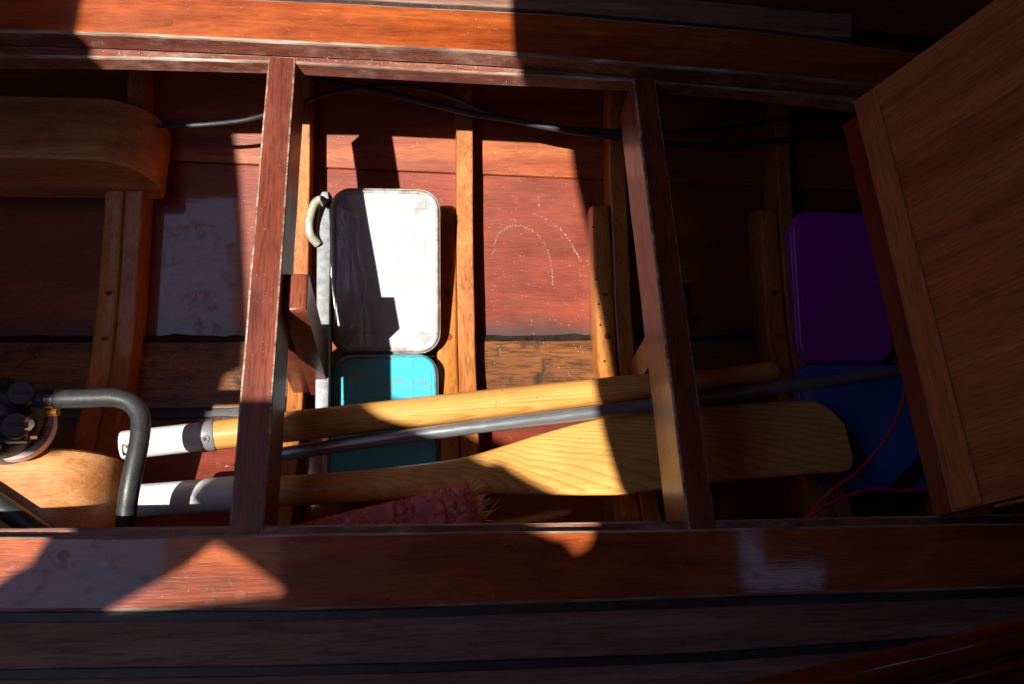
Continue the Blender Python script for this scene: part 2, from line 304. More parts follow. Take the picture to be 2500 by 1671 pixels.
def wobble(bm, amp, freq=6.0, seed=0.0):
    for v in bm.verts:
        p = v.co * freq + Vector((seed, seed * 1.7, -seed))
        v.co += Vector((mnoise.noise(p), mnoise.noise(p + Vector((31, 0, 0))), mnoise.noise(p + Vector((0, 57, 0))))) * amp
def bevel(bm, w, seg=2, mat=None, edges=None):
    es = edges if edges is not None else [e for e in bm.edges if e.calc_face_angle(0) > 0.5]
    kw = {} if mat is None else {'material': mat}
    bmesh.ops.bevel(bm, geom=es, offset=w, segments=seg, profile=0.5, affect='EDGES', **kw)
def box(x0, x1, y0, y1, z0, z1, bm=None):
    bm = bm or bmesh.new()
    vs_ = [bm.verts.new(p) for p in ((x0, y0, z0), (x1, y0, z0), (x1, y1, z0), (x0, y1, z0), (x0, y0, z1), (x1, y0, z1), (x1, y1, z1), (x0, y1, z1))]
    for f in ((0, 3, 2, 1), (4, 5, 6, 7), (0, 1, 5, 4), (1, 2, 6, 5), (2, 3, 7, 6), (3, 0, 4, 7)): bm.faces.new([vs_[i] for i in f])
    bmesh.ops.recalc_face_normals(bm, faces=bm.faces); bm.normal_update()
    return bm
def sweep(stations, bm=None, closed_ends=True):
    """stations: list of rings (same vertex count) of 3-D points -> skinned solid"""
    bm = bm or bmesh.new(); rings = [[bm.verts.new(p) for p in r] for r in stations]
    n = len(rings[0])
    for a, b in zip(rings, rings[1:]):
        for i in range(n): bm.faces.new((a[i], a[(i + 1) % n], b[(i + 1) % n], b[i]))
    if closed_ends: bm.faces.new(rings[0][::-1]); bm.faces.new(rings[-1])
    bmesh.ops.recalc_face_normals(bm, faces=bm.faces); bm.normal_update()
    return bm
def smooth_path(pts, n=8):
    pts = [Vector(p) for p in pts]; P = [pts[0] * 2 - pts[1]] + pts + [pts[-1] * 2 - pts[-2]]; out = []
    for i in range(1, len(P) - 2):
        for k in range(n):
            t = k / n; a, b, c, d = P[i - 1], P[i], P[i + 1], P[i + 2]
            out.append(0.5 * ((2 * b) + (c - a) * t + (2 * a - 5 * b + 4 * c - d) * t * t + (3 * b - a - 3 * c + d) * t ** 3))
    out.append(pts[-1]); return out
def tube(pts, r, seg=14, bm=None, cap=True, squash=1.0):
    """pts smooth; r number or list"""
    pts = [Vector(p) for p in pts]; n = len(pts); rs = r if hasattr(r, '__len__') else [r] * n
    t0 = (pts[1] - pts[0]).normalized(); up = Vector((0, 0, 1)) if abs(t0.z) < 0.9 else Vector((1, 0, 0))
    nrm = (up - t0 * up.dot(t0)).normalized(); st = []
    for i, p in enumerate(pts):
        t = (pts[min(i + 1, n - 1)] - pts[max(i - 1, 0)]).normalized(); nrm = (nrm - t * nrm.dot(t)).normalized(); bn = t.cross(nrm)
        st.append([p + (nrm * math.cos(a) * squash + bn * math.sin(a)) * rs[i] for a in (2 * math.pi * k / seg for k in range(seg))])
    return sweep(st, bm, cap)
def rounded_rect(w, h, r, n=6):
    out = []
    for cx, cy_, a0 in ((w / 2 - r, h / 2 - r, 0), (-w / 2 + r, h / 2 - r, 90), (-w / 2 + r, -h / 2 + r, 180), (w / 2 - r, -h / 2 + r, 270)):
        for k in range(n + 1):
            a = math.radians(a0 + 90 * k / n); out.append((cx + r * math.cos(a), cy_ + r * math.sin(a)))
    return out
def strip(inner, outer, zt, zb, cuts=1):
    """solid between two plan polylines (lists of (x, y)), from zb up to zt"""
    bm = bmesh.new(); st = []
    for (a, b) in zip(inner, outer):
        st.append([(a[0], a[1], zt), (b[0], b[1], zt), (b[0], b[1], zb), (a[0], a[1], zb)])
    return sweep(st, bm)
def resample(poly, xs):
    """y of a polyline (list of Vectors ordered in x) at each x, extended linearly"""
    out = []
    for x in xs:
        i = 0
        while i < len(poly) - 2 and poly[i + 1].x < x: i += 1
        a, b = poly[i], poly[i + 1]; out.append(a.y + (b.y - a.y) * (x - a.x) / (b.x - a.x))
    return out
def disc(c, r, h, seg=20, nrm=Vector((0, 0, 1)), bm=None, r2=None):
    c = Vector(c); nrm = Vector(nrm).normalized(); r2 = r if r2 is None else r2
    return tube([c, c + nrm * h], [r, r2], seg, bm)

# ------------------------------------------------------------------ the hull
YC = 0.54
PROF = [(0.0, -0.398), (0.07, -0.392), (0.15, -0.376), (0.25, -0.352), (0.35, -0.324), (0.435, -0.292), (0.52, -0.25), (0.62, -0.185), (0.72, -0.09), (0.80, 0.03)]
def hz(y):
    d = abs(y - YC)
    for (a, za), (b, zb) in zip(PROF, PROF[1:]):
        if d <= b: return za + (zb - za) * (d - a) / (b - a)
    return PROF[-1][1]
def hull_pt(x, sd, d):
    y = YC + sd * d * (1.0 - 0.085 * x); return Vector((x, y, hz(YC + sd * d)))
hull = thing('hull', 'red varnished wooden hull planking below the cabin sole', None, (0, YC, -0.40), kind='structure')
XS = [-1.25 + 0.1 * i for i in range(27)]
strakes = {}
for sd in (1, -1):
    for j, (d0, d1, mt) in enumerate(((0.066, 0.3585, 'hull_red'), (0.361, 0.560, 'hull_orange'), (0.5625, 0.80, 'hull_orange'))):
        bm = bmesh.new(); st = []
        for x in XS:
            top = [hull_pt(x, sd, d0 + (d1 - d0) * k / 8) for k in range(9)]
            if j == 0: top = [p + Vector((0, 0, -0.002)) for p in top]
            st.append(top + [p + Vector((0, 0, -0.02)) for p in reversed(top)])
        sweep(st, bm)
        o = make('plank', bm, mt, hull, smooth=40); strakes[(sd, j)] = o
bm = box(-1.25, 1.35, YC - 0.060, YC + 0.060, -0.44, -0.385)
bevel(bm, 0.003, 2); make('keel_plank', bm, 'keel', hull)
for sd in (1, -1):                                   # grimy caulked corner along the keel plank
    pts0 = []; st = []
    for i in range(131):
        x = -1.25 + 0.02 * i; w = 0.006 + 0.006 * mnoise.noise(Vector((x * 9, sd * 3, 1))) + 0.004 * mnoise.noise(Vector((x * 40, sd, 5)))
        ya = YC + sd * (0.0585 + 0.003 * mnoise.noise(Vector((x * 30, 7, sd)))); yb = YC + sd * (0.066 + w)
        zb_ = hz(yb) + 0.0012
        st.append([(x, ya, -0.3835), (x, YC + sd * 0.062, -0.386), (x, yb, zb_), (x, yb, zb_ - 0.01), (x, ya, -0.40)])
    make('seam_compound', sweep(st), 'tar', hull, smooth=60)

# chalky scratches on the plank between the frames
def scatter_line(px, name, parent, width, n, mat='chalk', z=None):
    pts = smooth_path([Vector((a, b, 0)) for a, b in px], 10); bm = bmesh.new(); L = len(pts) - 1
    for i in range(n):
        t = random.random() * L; k = int(t); p = pts[k].lerp(pts[min(k + 1, L)], t - k)
        if mnoise.noise(Vector((t * 0.55, 3, 0))) < random.uniform(-0.6, 0.15): continue
        p = p + Vector((random.gauss(0, width), random.gauss(0, width), 0))
        zz = -0.34
        for _ in range(6): q = U(p.x, p.y, zz); zz = hz(q.y) + 0.0005
        s = random.uniform(0.0003, 0.0013) * (1.4 if random.random() < .1 else 0.8); a = random.random() * 6.28
        ring = [q + Vector((math.cos(a + b_) * s * random.uniform(.5, 1.3), math.sin(a + b_) * s * random.uniform(.5, 1.3), random.uniform(0, .0005))) for b_ in (0, 2.1, 4.2)]
        vs_ = [bm.verts.new(p_) for p_ in ring] + [bm.verts.new(q + Vector((0, 0, 0.0012)))]
        for f in ((0, 1, 3), (1, 2, 3), (2, 0, 3)): bm.faces.new([vs_[i_] for i_ in f])
    return make(name, bm, mat, parent)
P0 = strakes[(1, 0)]
scatter_line([(1130, 582), (1138, 545), (1160, 524), (1195, 519), (1232, 538), (1255, 575), (1264, 618), (1267, 655)], 'scratch_mark', P0, 1.3, 520)
scatter_line([(1222, 489), (1258, 507), (1292, 535), (1316, 572), (1332, 600)], 'scratch_mark', P0, 1.2, 300)
scatter_line([(1233, 455), (1235, 478)], 'scratch_mark', P0, 1.6, 50)

# ------------------------------------------------------------------ frames (ribs with floor timbers)
def frame_rib(label, x0, x1, depth=0.058, doubler=None, y0=0.03, y1=1.06):
    t = thing('hull_frame', label, 'frame', ((x0 + x1) / 2, YC, -0.40), group='frames across the hull')
    ys = [y0 + (y1 - y0) * i / 40 for i in range(41)]
    def zt(y, lift=0.0): return min(hz(y) + depth, -0.335 + 0.9 * (max(0, abs(y - YC) - 0.02)) ** 1.0 * 0.28) + lift if abs(y - YC) < 0.1 else hz(y) + depth + lift
    st = [[(x0, y, zt(y)), (x1, y, zt(y)), (x1, y, hz(y) - 0.004), (x0, y, hz(y) - 0.004)] for y in ys]
    bm = sweep(st); wobble(bm, 0.0012, 9, x0); bevel(bm, 0.0025, 2)
    make('rib', bm, 'rib', t, smooth=18)
    if doubler:
        a, b, ya, yb, dz = doubler
        yy = [ya + (yb - ya) * i / 40 for i in range(41)]; st = []
        for y in yy:
            e = min(y - ya, yb - y); fall = -0.045 * max(0, 1 - e / 0.03) ** 2
            bow = 0.004 * math.sin((y - ya) / (yb - ya) * math.pi)
            st.append([(a - bow, y, zt(y, dz) + fall), (b, y, zt(y, dz) + fall), (b, y, hz(y) - 0.004), (a - bow, y, hz(y) - 0.004)])
        bm = sweep(st); wobble(bm, 0.0015, 11, a); bevel(bm, 0.007, 3)
        dd = make('floor_timber', bm, 'rib2', t, smooth=18)
        for k, yk in enumerate((0.66, 0.585)):
            if ya < yk < yb: make('plug', disc(((a + b) / 2, yk, zt(yk, dz) - 0.002), 0.006, 0.0026), 'plug', dd, smooth=40)
    return t
frame_rib('dark varnished frame behind the black bilge pump hose, leftmost of the frames', -0.486, -0.458, 0.060, (-0.518, -0.4865, 0.20, 0.92, -0.001))
frame_rib('sunlit orange frame just right of the left floor bearer', -0.211, -0.186, 0.060)
frame_rib('sunlit orange frame right of the white tub, with a golden doubler', 0.0615, 0.0900, 0.060, (0.0315, 0.0610, 0.22, 0.832, -0.002))
frame_rib('half shaded frame just left of the right floor bearer', 0.331, 0.360, 0.060, (0.300, 0.3305, 0.24, 0.835, 0.0))
frame_rib('dim golden frame left of the purple tub', 0.634, 0.660, 0.066, (0.600, 0.6335, 0.2, 0.83, -0.004))
frame_rib('dark frame mostly hidden by the tilted sole board', 0.860, 0.890, 0.060, (0.82, 0.8595, 0.2, 0.83, -0.004))

for px, py in ((1366, 640), (1372, 697), (1376, 745), (1385, 828), (1360, 520)):
    q = U(px, py, -0.30)
    for _ in range(6): q = U(px, py, hz(q.y) + 0.0603)
    for o in [c_ for c_ in bpy.data.objects if c_.name.startswith('floor_timber') and c_.parent and abs(c_.parent.location.x - 0.3455) < 0.01]:
        make('screw_hole', tube([q - Vector((0, 0, .002)), q + Vector((0, 0, .0008))], [0.0022, 0.0018], 10), 'hole', o)

# ------------------------------------------------------------------ the sole: side planks, ledger rails, bearers
sole = thing('cabin_sole', 'varnished mahogany side planks of the cabin sole round the open bilge', None, (0, 0, 0), kind='structure')
xs = [-1.6 + 0.1 * i for i in range(34)]
def line(pix, z): return [V(a, b, z) for a, b in pix]
ZP = 0.03
top_edge = line([(0, 76.5), (191, 80), (421, 91), (700, 104), (906, 112), (1174, 127), (1300, 135), (1544, 156), (1800, 178), (2049, 200)], ZP)
top_seam = line([(0, -36), (810, 1), (1130, 17), (1430, 35), (1900, 76), (2068, 100)], ZP)
top_teak = line([(0, -110), (900, -60), (1690, -1), (1800, 8), (2075, 40)], ZP)
bot_edge = line([(0, 1309), (345, 1309), (560, 1304), (900, 1300), (1299, 1296), (1675, 1292), (1830, 1286), (2290, 1279)], ZP)
bot_seam = line([(0, 1507), (800, 1503), (1600, 1476), (2444, 1449)], ZP)
bot_seam2 = line([(0, 1648), (900, 1634), (1700, 1607), (2329, 1564)], ZP)
def ys_of(l, off=0.0): return [(x, y + off) for x, y in zip(xs, resample(l, xs))]
def far(y): return [(x, y) for x in xs]
def plank(inner, outer, mat, zt=ZP, zb=0.003, edge='worn', bev=0.0036, wob=0.0008, x1=None):
    if x1 is not None:
        inner = [p for p in inner if p[0] < x1] ; outer = outer[:len(inner)]
        inner.append((x1, inner[-1][1])); outer.append((x1 + 0.01, outer[-1][1]))
    bm = strip(inner, outer, zt, zb)
    es = [e for e in bm.edges if all(abs(v.co.z - zt) < 1e-6 for v in e.verts) and e.calc_face_angle(0) > 0.5]
    bm.normal_update()
    for f in bm.faces:
        if abs(f.normal.z) < 0.3: f.material_index = 2
    bevel(bm, bev, 2, None, es); bm.normal_update()
    for f in bm.faces:
        if 0.15 < abs(f.normal.z) < 0.985: f.material_index = 1
    wobble(bm, wob, 14, zt)
    return make('plank', bm, [mat, edge, 'rail' if mat == 'sole' else mat], sole, smooth=18)
plank(ys_of(top_edge), ys_of(top_seam, -0.0035), 'sole')
make('caulk_line', strip(ys_of(top_seam, -0.0038), ys_of(top_seam, 0.0038), ZP - 0.003, 0.006), 'caulk', sole)
plank(ys_of(top_seam, 0.004), ys_of(top_teak), 'teak', edge='teak', bev=0.0015, x1=0.645)
plank(ys_of(bot_edge), ys_of(bot_seam, 0.0048), 'sole')
make('caulk_line', strip(ys_of(bot_seam, 0.0045), ys_of(bot_seam, -0.0045), ZP - 0.005, 0.006), 'caulk', sole)
plank(ys_of(bot_seam, -0.0048), ys_of(bot_seam2, 0.0048), 'teak', edge='teak', bev=0.0015)
make('caulk_line', strip(ys_of(bot_seam2, 0.0045), ys_of(bot_seam2, -0.0045), ZP - 0.005, 0.006), 'caulk', sole)
plank(ys_of(bot_seam2, -0.0048), far(-0.35), 'teak', edge='teak', bev=0.0015)
for a, b, z in ((515, 1475, .03), (588, 1456, .03), (155, 1358, .03), (410, 55, .03), (690, 76, .03), (1780, 110, .03)):
    p = V(a, b, z); make('plug', disc((p.x, p.y, z - 0.002), 0.0062, 0.0026), 'plug', sole, smooth=40)

def rail(label, outer, inner, zt=0.0, zb=-0.024):
    t = thing('ledger_rail', label, 'rail', (0, (inner[10][1] + outer[10][1]) / 2, zb), group='ledger rails along the opening')
    bm = strip(inner, outer, zt, zb)
    es = [e for e in bm.edges if all(abs(v.co.z - zt) < 1e-6 for v in e.verts) and e.calc_face_angle(0) > 0.5]
    bevel(bm, 0.003, 2, 1, es); wobble(bm, 0.0008, 20, zt + outer[0][1]); make('rail', bm, ['rail', 'worn'], t, smooth=18)
    bk = strip(outer, [(x, y + (0.06 if outer[0][1] > .5 else -0.06)) for x, y in outer], 0.0025, zb); make('backing_strip', bk, 'cabin', t)
    return t
top_rail_in = line([(0, 139), (232, 141), (650, 151), (1300, 185), (1537, 197), (1800, 215), (2068, 246)], 0)
bot_rail_in = line([(23, 1289), (560, 1284), (900, 1279), (1302, 1276), (1674, 1270), (2290, 1257)], 0)
rail('sunlit mahogany ledger rail with worn edge along the top of the opening', ys_of(top_edge, 0.002), ys_of(top_rail_in))
rail('shaded ledger rail along the bottom of the opening below the oars', ys_of(bot_edge, -0.002), ys_of(bot_rail_in))

def bearer(label, x0, x1, post):
    t = thing('floor_bearer', label, 'beam', ((x0 + x1) / 2, YC, -0.07), group='bearers across the opening')
    ya = resample(bot_edge, [x0])[0] + 0.0005; yb = resample(top_edge, [x0])[0] - 0.0005
    st = [[(x0, y, 0.002), (x1, y, 0.002), (x1, y, -0.088), (x0, y, -0.088)] for y in [ya + (yb - ya) * i / 24 for i in range(25)]]
    bm = sweep(st)
    es = [e for e in bm.edges if all(abs(v.co.z - 0.002) < 1e-6 for v in e.verts) and e.calc_face_angle(0) > 0.5]
    bevel(bm, 0.0028, 2, 1, es); wobble(bm, 0.0007, 16, x0); make('beam', bm, ['bearer', 'worn'], t, smooth=18)
    px0, px1, y0, y1, zt, zb = post
    bm = box(px0, px1, y0, y1, zb, zt); es = [e for e in bm.edges if e.verts[0].co.z > zt - 1e-6 and e.verts[1].co.z > zt - 1e-6]
    bevel(bm, 0.005, 3, None, es); wobble(bm, 0.0008, 30, x1); make('post', bm, ['bearer'], t, smooth=40)
    if px0 < 0:
        bm = box(px0 - 0.029, px0 - 0.0004, y0 + 0.003, y1 - 0.003, zb, -0.150); bevel(bm, 0.003, 2); make('cheek_block', bm, ['bearer'], t, smooth=40)
    return t
bearer('left floor bearer, red mahogany beam half in sunlight crossing the open bilge', -0.2128, -0.1742, (-0.1740, -0.144, 0.484, 0.538, -0.022, -0.335))
bearer('right floor bearer, dark mahogany beam with a sunlit left side', 0.3093, 0.3435, (0.3437, 0.372, 0.478, 0.528, -0.024, -0.335))

# ------------------------------------------------------------------ engine beds at the left
def bed(label, y0, y1, zt, zb, xe, r):
    t = thing('engine_bed', label, 'bearer', (xe - 0.2, (y0 + y1) / 2, zb), group='engine beds at the left')
    prof = [(-1.2, zt)]; prof += [(xe - r * 1.1 + r * 1.1 * math.sin(a), zt - r + r * math.cos(a)) for a in [math.pi / 2 * k / 14 for k in range(15)]]; prof += [(xe - 0.004, zb)]
    st = []
    for y in (y0, y0 + 0.004, y1 - 0.004, y1):
        ins = 0.004 if y in (y0, y1) else 0.0
        st.append([(x - (ins if i > 0 else 0), y, z - (ins if z > zb + 1e-6 else 0)) for i, (x, z) in enumerate(prof)] + [(-1.2, y, zb)])
    bm = sweep(st); make('bearer_block', bm, 'bed', t, smooth=30); return t
bed('big teak engine bed block with rounded end, in shade under the top rail', 0.826, 0.944, -0.19, -0.305, -0.425, 0.085)
bed('sunlit teak engine bed block with rounded end, lower left corner', 0.200, 0.352, -0.165, -0.30, -0.412, 0.07)

# ------------------------------------------------------------------ plastic tubs
def tub(label, x0, x1, y0, y1, zt, h, mat, rim=True, r=0.032, tilt=0.0):
    cx, cy_ = (x0 + x1) / 2, (y0 + y1) / 2; w, d = x1 - x0, y1 - y0
    t = thing('plastic_tub', label, 'tub', (cx, cy_, zt - h), group='plastic tubs in the bilge', rot=(tilt, 0, 0))
    bm = bmesh.new(); st = []
    for s, z in ((0.90, 0), (0.93, 0.006), (0.985, h - 0.018), (1.0, h - 0.010), (1.0, h - 0.005), (0.985, h - 0.0015), (0.962, h), (0.935, h), (0.925, h - 0.0022), (0.905, h - 0.0024), (0.895, h - 0.0012), (0.5, h - 0.0006)):
        ww, dd = w - w * (1 - s), d - w * (1 - s)
        st.append([(a, b, z) for a, b in rounded_rect(ww, dd, max(0.008, r - w * (1 - s) / 2 * 0.6))])
    sweep(st, bm); make('tub_body', bm, mat, t, smooth=50, local=True)
    if rim:
        rr = rounded_rect(w * 1.004, d + w * 0.004, r); ring = [Vector((a, b, h - 0.009)) for a, b in rr]
        bm = bmesh.new(); n = len(ring); st = []
        for i in range(n):
            p = ring[i]; tn = (ring[(i + 1) % n] - ring[i - 1]).normalized(); nn = Vector((tn.y, -tn.x, 0))
            st.append([p + (nn * math.cos(a) + Vector((0, 0, 1)) * math.sin(a)) * 0.0022 for a in (2 * math.pi * k / 8 for k in range(8))])
        st.append(st[0]); sweep(st, bm, False); bmesh.ops.remove_doubles(bm, verts=bm.verts, dist=1e-5); make('lid_rim', bm, mat, t, smooth=60, local=True)
    return t
def tub_px(label, px0, px1, pyt, pyb, zt, zb, h, mat, **kw):
    """a tub whose lid runs from height zt at its far edge to zb at its near edge"""
    a = U(px0, pyt, zt); b = U(px1, pyb, zb); ang = math.atan2(zt - zb, a.y - b.y); ln = math.hypot(zt - zb, a.y - b.y)
    zm = (zt + zb) / 2; l = U(px0, (pyt + pyb) / 2, zm); r = U(px1, (pyt + pyb) / 2, zm)
    cyy = (a.y + b.y) / 2 + math.sin(ang) * h; zc = zm - math.cos(ang) * h
    return tub(label, l.x, r.x, cyy - ln / 2, cyy + ln / 2, zc + h, h, mat, tilt=ang, **kw)
tub_px('scuffed white plastic tub criss-crossed with clear tape, in full sun', 759, 1006, 432, 808, -0.198, -0.305, 0.10, 'white_tub')
tub_px('turquoise plastic tub below the white tub, half under the oars', 757, 1002, 812, 1105, -0.300, -0.318, 0.066, 'teal_tub')
tub_px('purple plastic tub in deep shade beside the tilted sole board', 1824, 2038, 486, 830, -0.235, -0.305, 0.062, 'purple_tub')
tb = tub_px('blue plastic tub under the oar blade and the red cord', 1840, 2150, 836, 1122, -0.290, -0.295, 0.085, 'blue_tub', r=0.03)
bm = box(-0.012, 0.012, -0.075, 0.075, 0.0845, 0.0865); o = make('dark_strip', bm, 'dark_strip', tb, local=True); o.rotation_euler = (0, 0, math.radians(-52)); o.location = (0.052, -0.082, 0)  # flat dark strip laid slantwise across the lid

# ------------------------------------------------------------------ galvanised anchor shank with shackle
t = thing('anchor', 'galvanised anchor shank with a shackle, standing between frame and white tub', 'anchor', U(742, 700, -0.30))
cl = [(745, 438, .6), (746, 452, 1.0), (745, 480, 1.05), (741, 520, 1.0), (741, 560, 1.02), (741, 620, 0.98), (740, 700, 0.97), (739, 780, 0.95), (738, 860, 0.92), (737, 960, 0.90)]
st = []
for i, (px, py, w) in enumerate(cl):
    z = -0.235 - 0.035 * i / 9; c = U(px, py, z); hw = 0.0108 * w
    st.append([(c.x - hw, c.y, z), (c.x + hw, c.y, z), (c.x + hw, c.y, z - 0.05), (c.x - hw, c.y, z - 0.05)])
bm = sweep(st); bevel(bm, 0.003, 2); wobble(bm, 0.0012, 45, 2); make('shank', bm, 'galv', t, smooth=40)
arc = smooth_path([U(746, 468, -.226), U(736, 458, -.222), U(722, 466, -.222), U(712, 490, -.224), U(708, 515, -.228), U(712, 540, -.236), U(728, 560, -.248)], 6)
make('shackle', tube(arc, 0.0068, 12), 'shackle', t, smooth=60)
c = U(747, 467, -0.2345); make('eye_hole', disc((c.x, c.y, -0.2345), 0.006, 0.0012), 'hole', t)

# ------------------------------------------------------------------ take-apart oars and the pole
def frame_of(p0, p1):
    d = (p1 - p0); x = d.normalized(); y = Vector((0, 0, 1)).cross(x).normalized(); z = x.cross(y)
    return Matrix((x, y, z)).transposed().to_euler(), d.length
p0 = U(279, 1021, -0.185); p1 = U(1792, 850, -0.225)
rot, L = frame_of(p0, p1)
oar = thing('oar', 'handle half of a take-apart pine oar, sunlit, with white ferrule', 'oar', p0, rot=rot, group='take-apart oar halves')
fs = (465 - 279) / (1792 - 279) * L
sl = fs * 0.86
def lathe(prof, seg=24, sy=1.0, sz=1.0, bm=None):
    return sweep([[(x, r * math.cos(a) * sy, r * math.sin(a) * sz) for a in (2 * math.pi * k / seg for k in range(seg))] for x, r in prof], bm)
make('ferrule', lathe([(0, 0.015), (0.0, 0.0185), (0.003, 0.0195), (sl, 0.0198)]), 'sleeve', oar, smooth=40, local=True)
make('collar', lathe([(sl, 0.0205), (sl + 0.001, 0.0222), (fs, 0.0224), (fs + 0.002, 0.0212)]), 'collar', oar, smooth=40, local=True)
pr_ = [(fs * 0.9, 0.020), (fs + 0.002, 0.0205), (fs + 0.05, 0.0212), (L * 0.5, 0.0215), (L * 0.72, 0.0200), (L * 0.84, 0.0165), (L * 0.90, 0.0142), (L * 0.95, 0.0160), (L * 0.985, 0.0158), (L * 0.995, 0.0125), (L, 0.006)]
xs_ = [pr_[0][0] + (L - pr_[0][0]) * i / 60 for i in range(61)]
def interp(tab, x):
    for (a_, ra), (b_, rb) in zip(tab, tab[1:]):
        if x <= b_: u = (x - a_) / (b_ - a_) if b_ > a_ else 0; u = u * u * (3 - 2 * u); return ra + (rb - ra) * u
    return tab[-1][1]
make('loom', lathe([(x, interp(pr_, x)) for x in xs_]), 'pine_oar', oar, smooth=60, local=True)
def on_oar(name, x, ang, r, h, mat, rad):                       # small disc set on the ferrule's round side
    n = Vector((0, math.cos(ang), math.sin(ang))); c = Vector((x, n.y * rad, n.z * rad)); return make(name, disc(c - n * 0.001, r, h, 20, n), mat, oar, smooth=40, local=True)
sc_x = (sl + fs) / 2
s_ = on_oar('screw', sc_x, math.radians(118), 0.0052, 0.0028, 'steel', 0.0222)
for k in range(3):
    n = Vector((0, math.cos(math.radians(118)), math.sin(math.radians(118)))); u_ = Vector((1, 0, 0)); w_ = n.cross(u_); a_ = k * math.pi / 3
    d_ = u_ * math.cos(a_) + w_ * math.sin(a_); q = d_.cross(n); c = Vector((sc_x, n.y * 0.0241, n.z * 0.0241)); bm = bmesh.new()
    ps = [c + d_ * .0034 + q * .0006, c - d_ * .0034 + q * .0006, c - d_ * .0034 - q * .0006, c + d_ * .0034 - q * .0006]
    sweep([[p_ for p_ in ps], [p_ + n * 0.0004 for p_ in ps]], bm); make('screw_slot', bm, 'ink', s_, local=True)
def wrap_patch(u0, u1, v0, v1, rad, ang0):                       # printed patch bent round the ferrule
    bm = bmesh.new(); st = []
    for i in range(9):
        x = u0 + (u1 - u0) * i / 8; st.append([Vector((x, math.cos(ang0 + (v0 + (v1 - v0) * k / 8) / rad) * rad, math.sin(ang0 + (v0 + (v1 - v0) * k / 8) / rad) * rad)) for k in range(9)])
    vv = [[bm.verts.new(p_) for p_ in r_] for r_ in st]
    for i in range(8):
        for k in range(8): bm.faces.new((vv[i][k], vv[i + 1][k], vv[i + 1][k + 1], vv[i][k + 1]))
    return bm
def ring_patch(cx, cv, r0, r1, rad, ang0, a0=0, a1=2 * math.pi, n=28):
    bm = bmesh.new(); prev = None
    for i in range(n + 1):
        a_ = a0 + (a1 - a0) * i / n; row = []
        for rr in (r0, r1):
            x = cx + rr * math.cos(a_); v = cv + rr * math.sin(a_); th = ang0 + v / rad
            row.append(bm.verts.new((x, math.cos(th) * rad, math.sin(th) * rad)))
        if prev: bm.faces.new((prev[0], prev[1], row[1], row[0]))
        prev = row
    return bm
A0 = math.radians(128)
make('logo_square', wrap_patch(0.004, 0.021, -0.0085, 0.0085, 0.01995, A0), 'ink', oar, local=True)
make('logo_disc', ring_patch(0.0135, 0, 0.0, 0.0078, 0.02005, A0), 'white_print', oar, local=True)
make('logo_ring', ring_patch(0.0135, 0, 0.0066, 0.0074, 0.02012, A0), 'ink', oar, local=True)
make('logo_bar', wrap_patch(0.0122, 0.0146, -0.006, 0.006, 0.02015, A0), 'ink', oar, local=True)

p0 = U(298, 1150, -0.205); pB = U(1000, 1098, -0.205); p1 = U(1955, 1023, -0.215)
rot, L = frame_of(p0, p1)
oar2 = thing('oar', 'blade half of a take-apart pine oar with pale grey ferrule', 'oar', p0, rot=rot, group='take-apart oar halves')
inv = (Matrix.Translation(p0) @ rot.to_matrix().to_4x4()).inverted()
def loc2(px, py, z): return inv @ U(px, py, z)
x_f = loc2(470, 1140, -.205).x
make('ferrule', lathe([(0, 0.018), (0, 0.0215), (0.003, 0.0225), (x_f, 0.0228)]), 'sleeve', oar2, smooth=40, local=True)
make('collar', lathe([(x_f, 0.0225), (x_f + 0.001, 0.0240), (x_f + 0.06, 0.0242), (x_f + 0.062, 0.0215)]), 'sleeve_grey', oar2, smooth=40, local=True)
upper = [(560, 1098), (800, 1080), (1000, 1058), (1080, 1043), (1150, 1022), (1250, 990), (1350, 963), (1450, 945), (1600, 930), (1750, 919), (1836, 914), (1868, 915), (1890, 924), (1912, 940), (1933, 961), (1946, 984), (1954, 1006), (1958, 1028), (1959, 1048)]
lower = [(560, 1165), (800, 1150), (1000, 1137), (1080, 1133), (1150, 1131), (1280, 1133), (1420, 1132), (1520, 1120), (1640, 1104), (1750, 1094), (1850, 1085), (1920, 1080), (1944, 1079), (1953, 1073), (1958, 1062), (1959, 1049)]
up = smooth_path([loc2(a_, b_, -.205) for a_, b_ in upper], 5); lo = smooth_path([loc2(a_, b_, -.205) for a_, b_ in lower], 5)
def yat(tab, x):
    for a_, b_ in zip(tab, tab[1:]):
        if x <= b_.x: return a_.y + (b_.y - a_.y) * (x - a_.x) / (b_.x - a_.x)
    return tab[-1].y
xs2 = [x_f + 0.002 + (up[-1].x - x_f - 0.00203) * (1 - (1 - i / 110) ** 2.2) for i in range(111)]; st = []
for x in xs2:
    yu, yl = yat(up, max(x, up[0].x)), yat(lo, max(x, lo[0].x)); hw = (yu - yl) / 2; cyy = (yu + yl) / 2
    k = min(1.0, max(0.0, (hw - 0.021) / 0.02)) if x < up[0].x + 0.45 else 1.0; th = (0.021 * (1 - k) + 0.0075 * k) * (min(1.0, 0.25 + hw / 0.03) if x > up[0].x + 0.3 else 1.0); e = 2.0 + 1.6 * k
    ring = []
    for j in range(28):
        a_ = 2 * math.pi * j / 28; ca, sa = math.cos(a_), math.sin(a_)
        yy = abs(ca) ** (2 / e) * (1 if ca >= 0 else -1) * hw; zz = abs(sa) ** (2 / e) * (1 if sa >= 0 else -1) * th
        zz += k * (0.010 * (1 - (yy / max(hw, 1e-4)) ** 2) * -0.4)
        ring.append((x, cyy + yy, zz))
    st.append(ring)
make('blade', sweep(st), 'pine_blade', oar2, smooth=55, local=True)

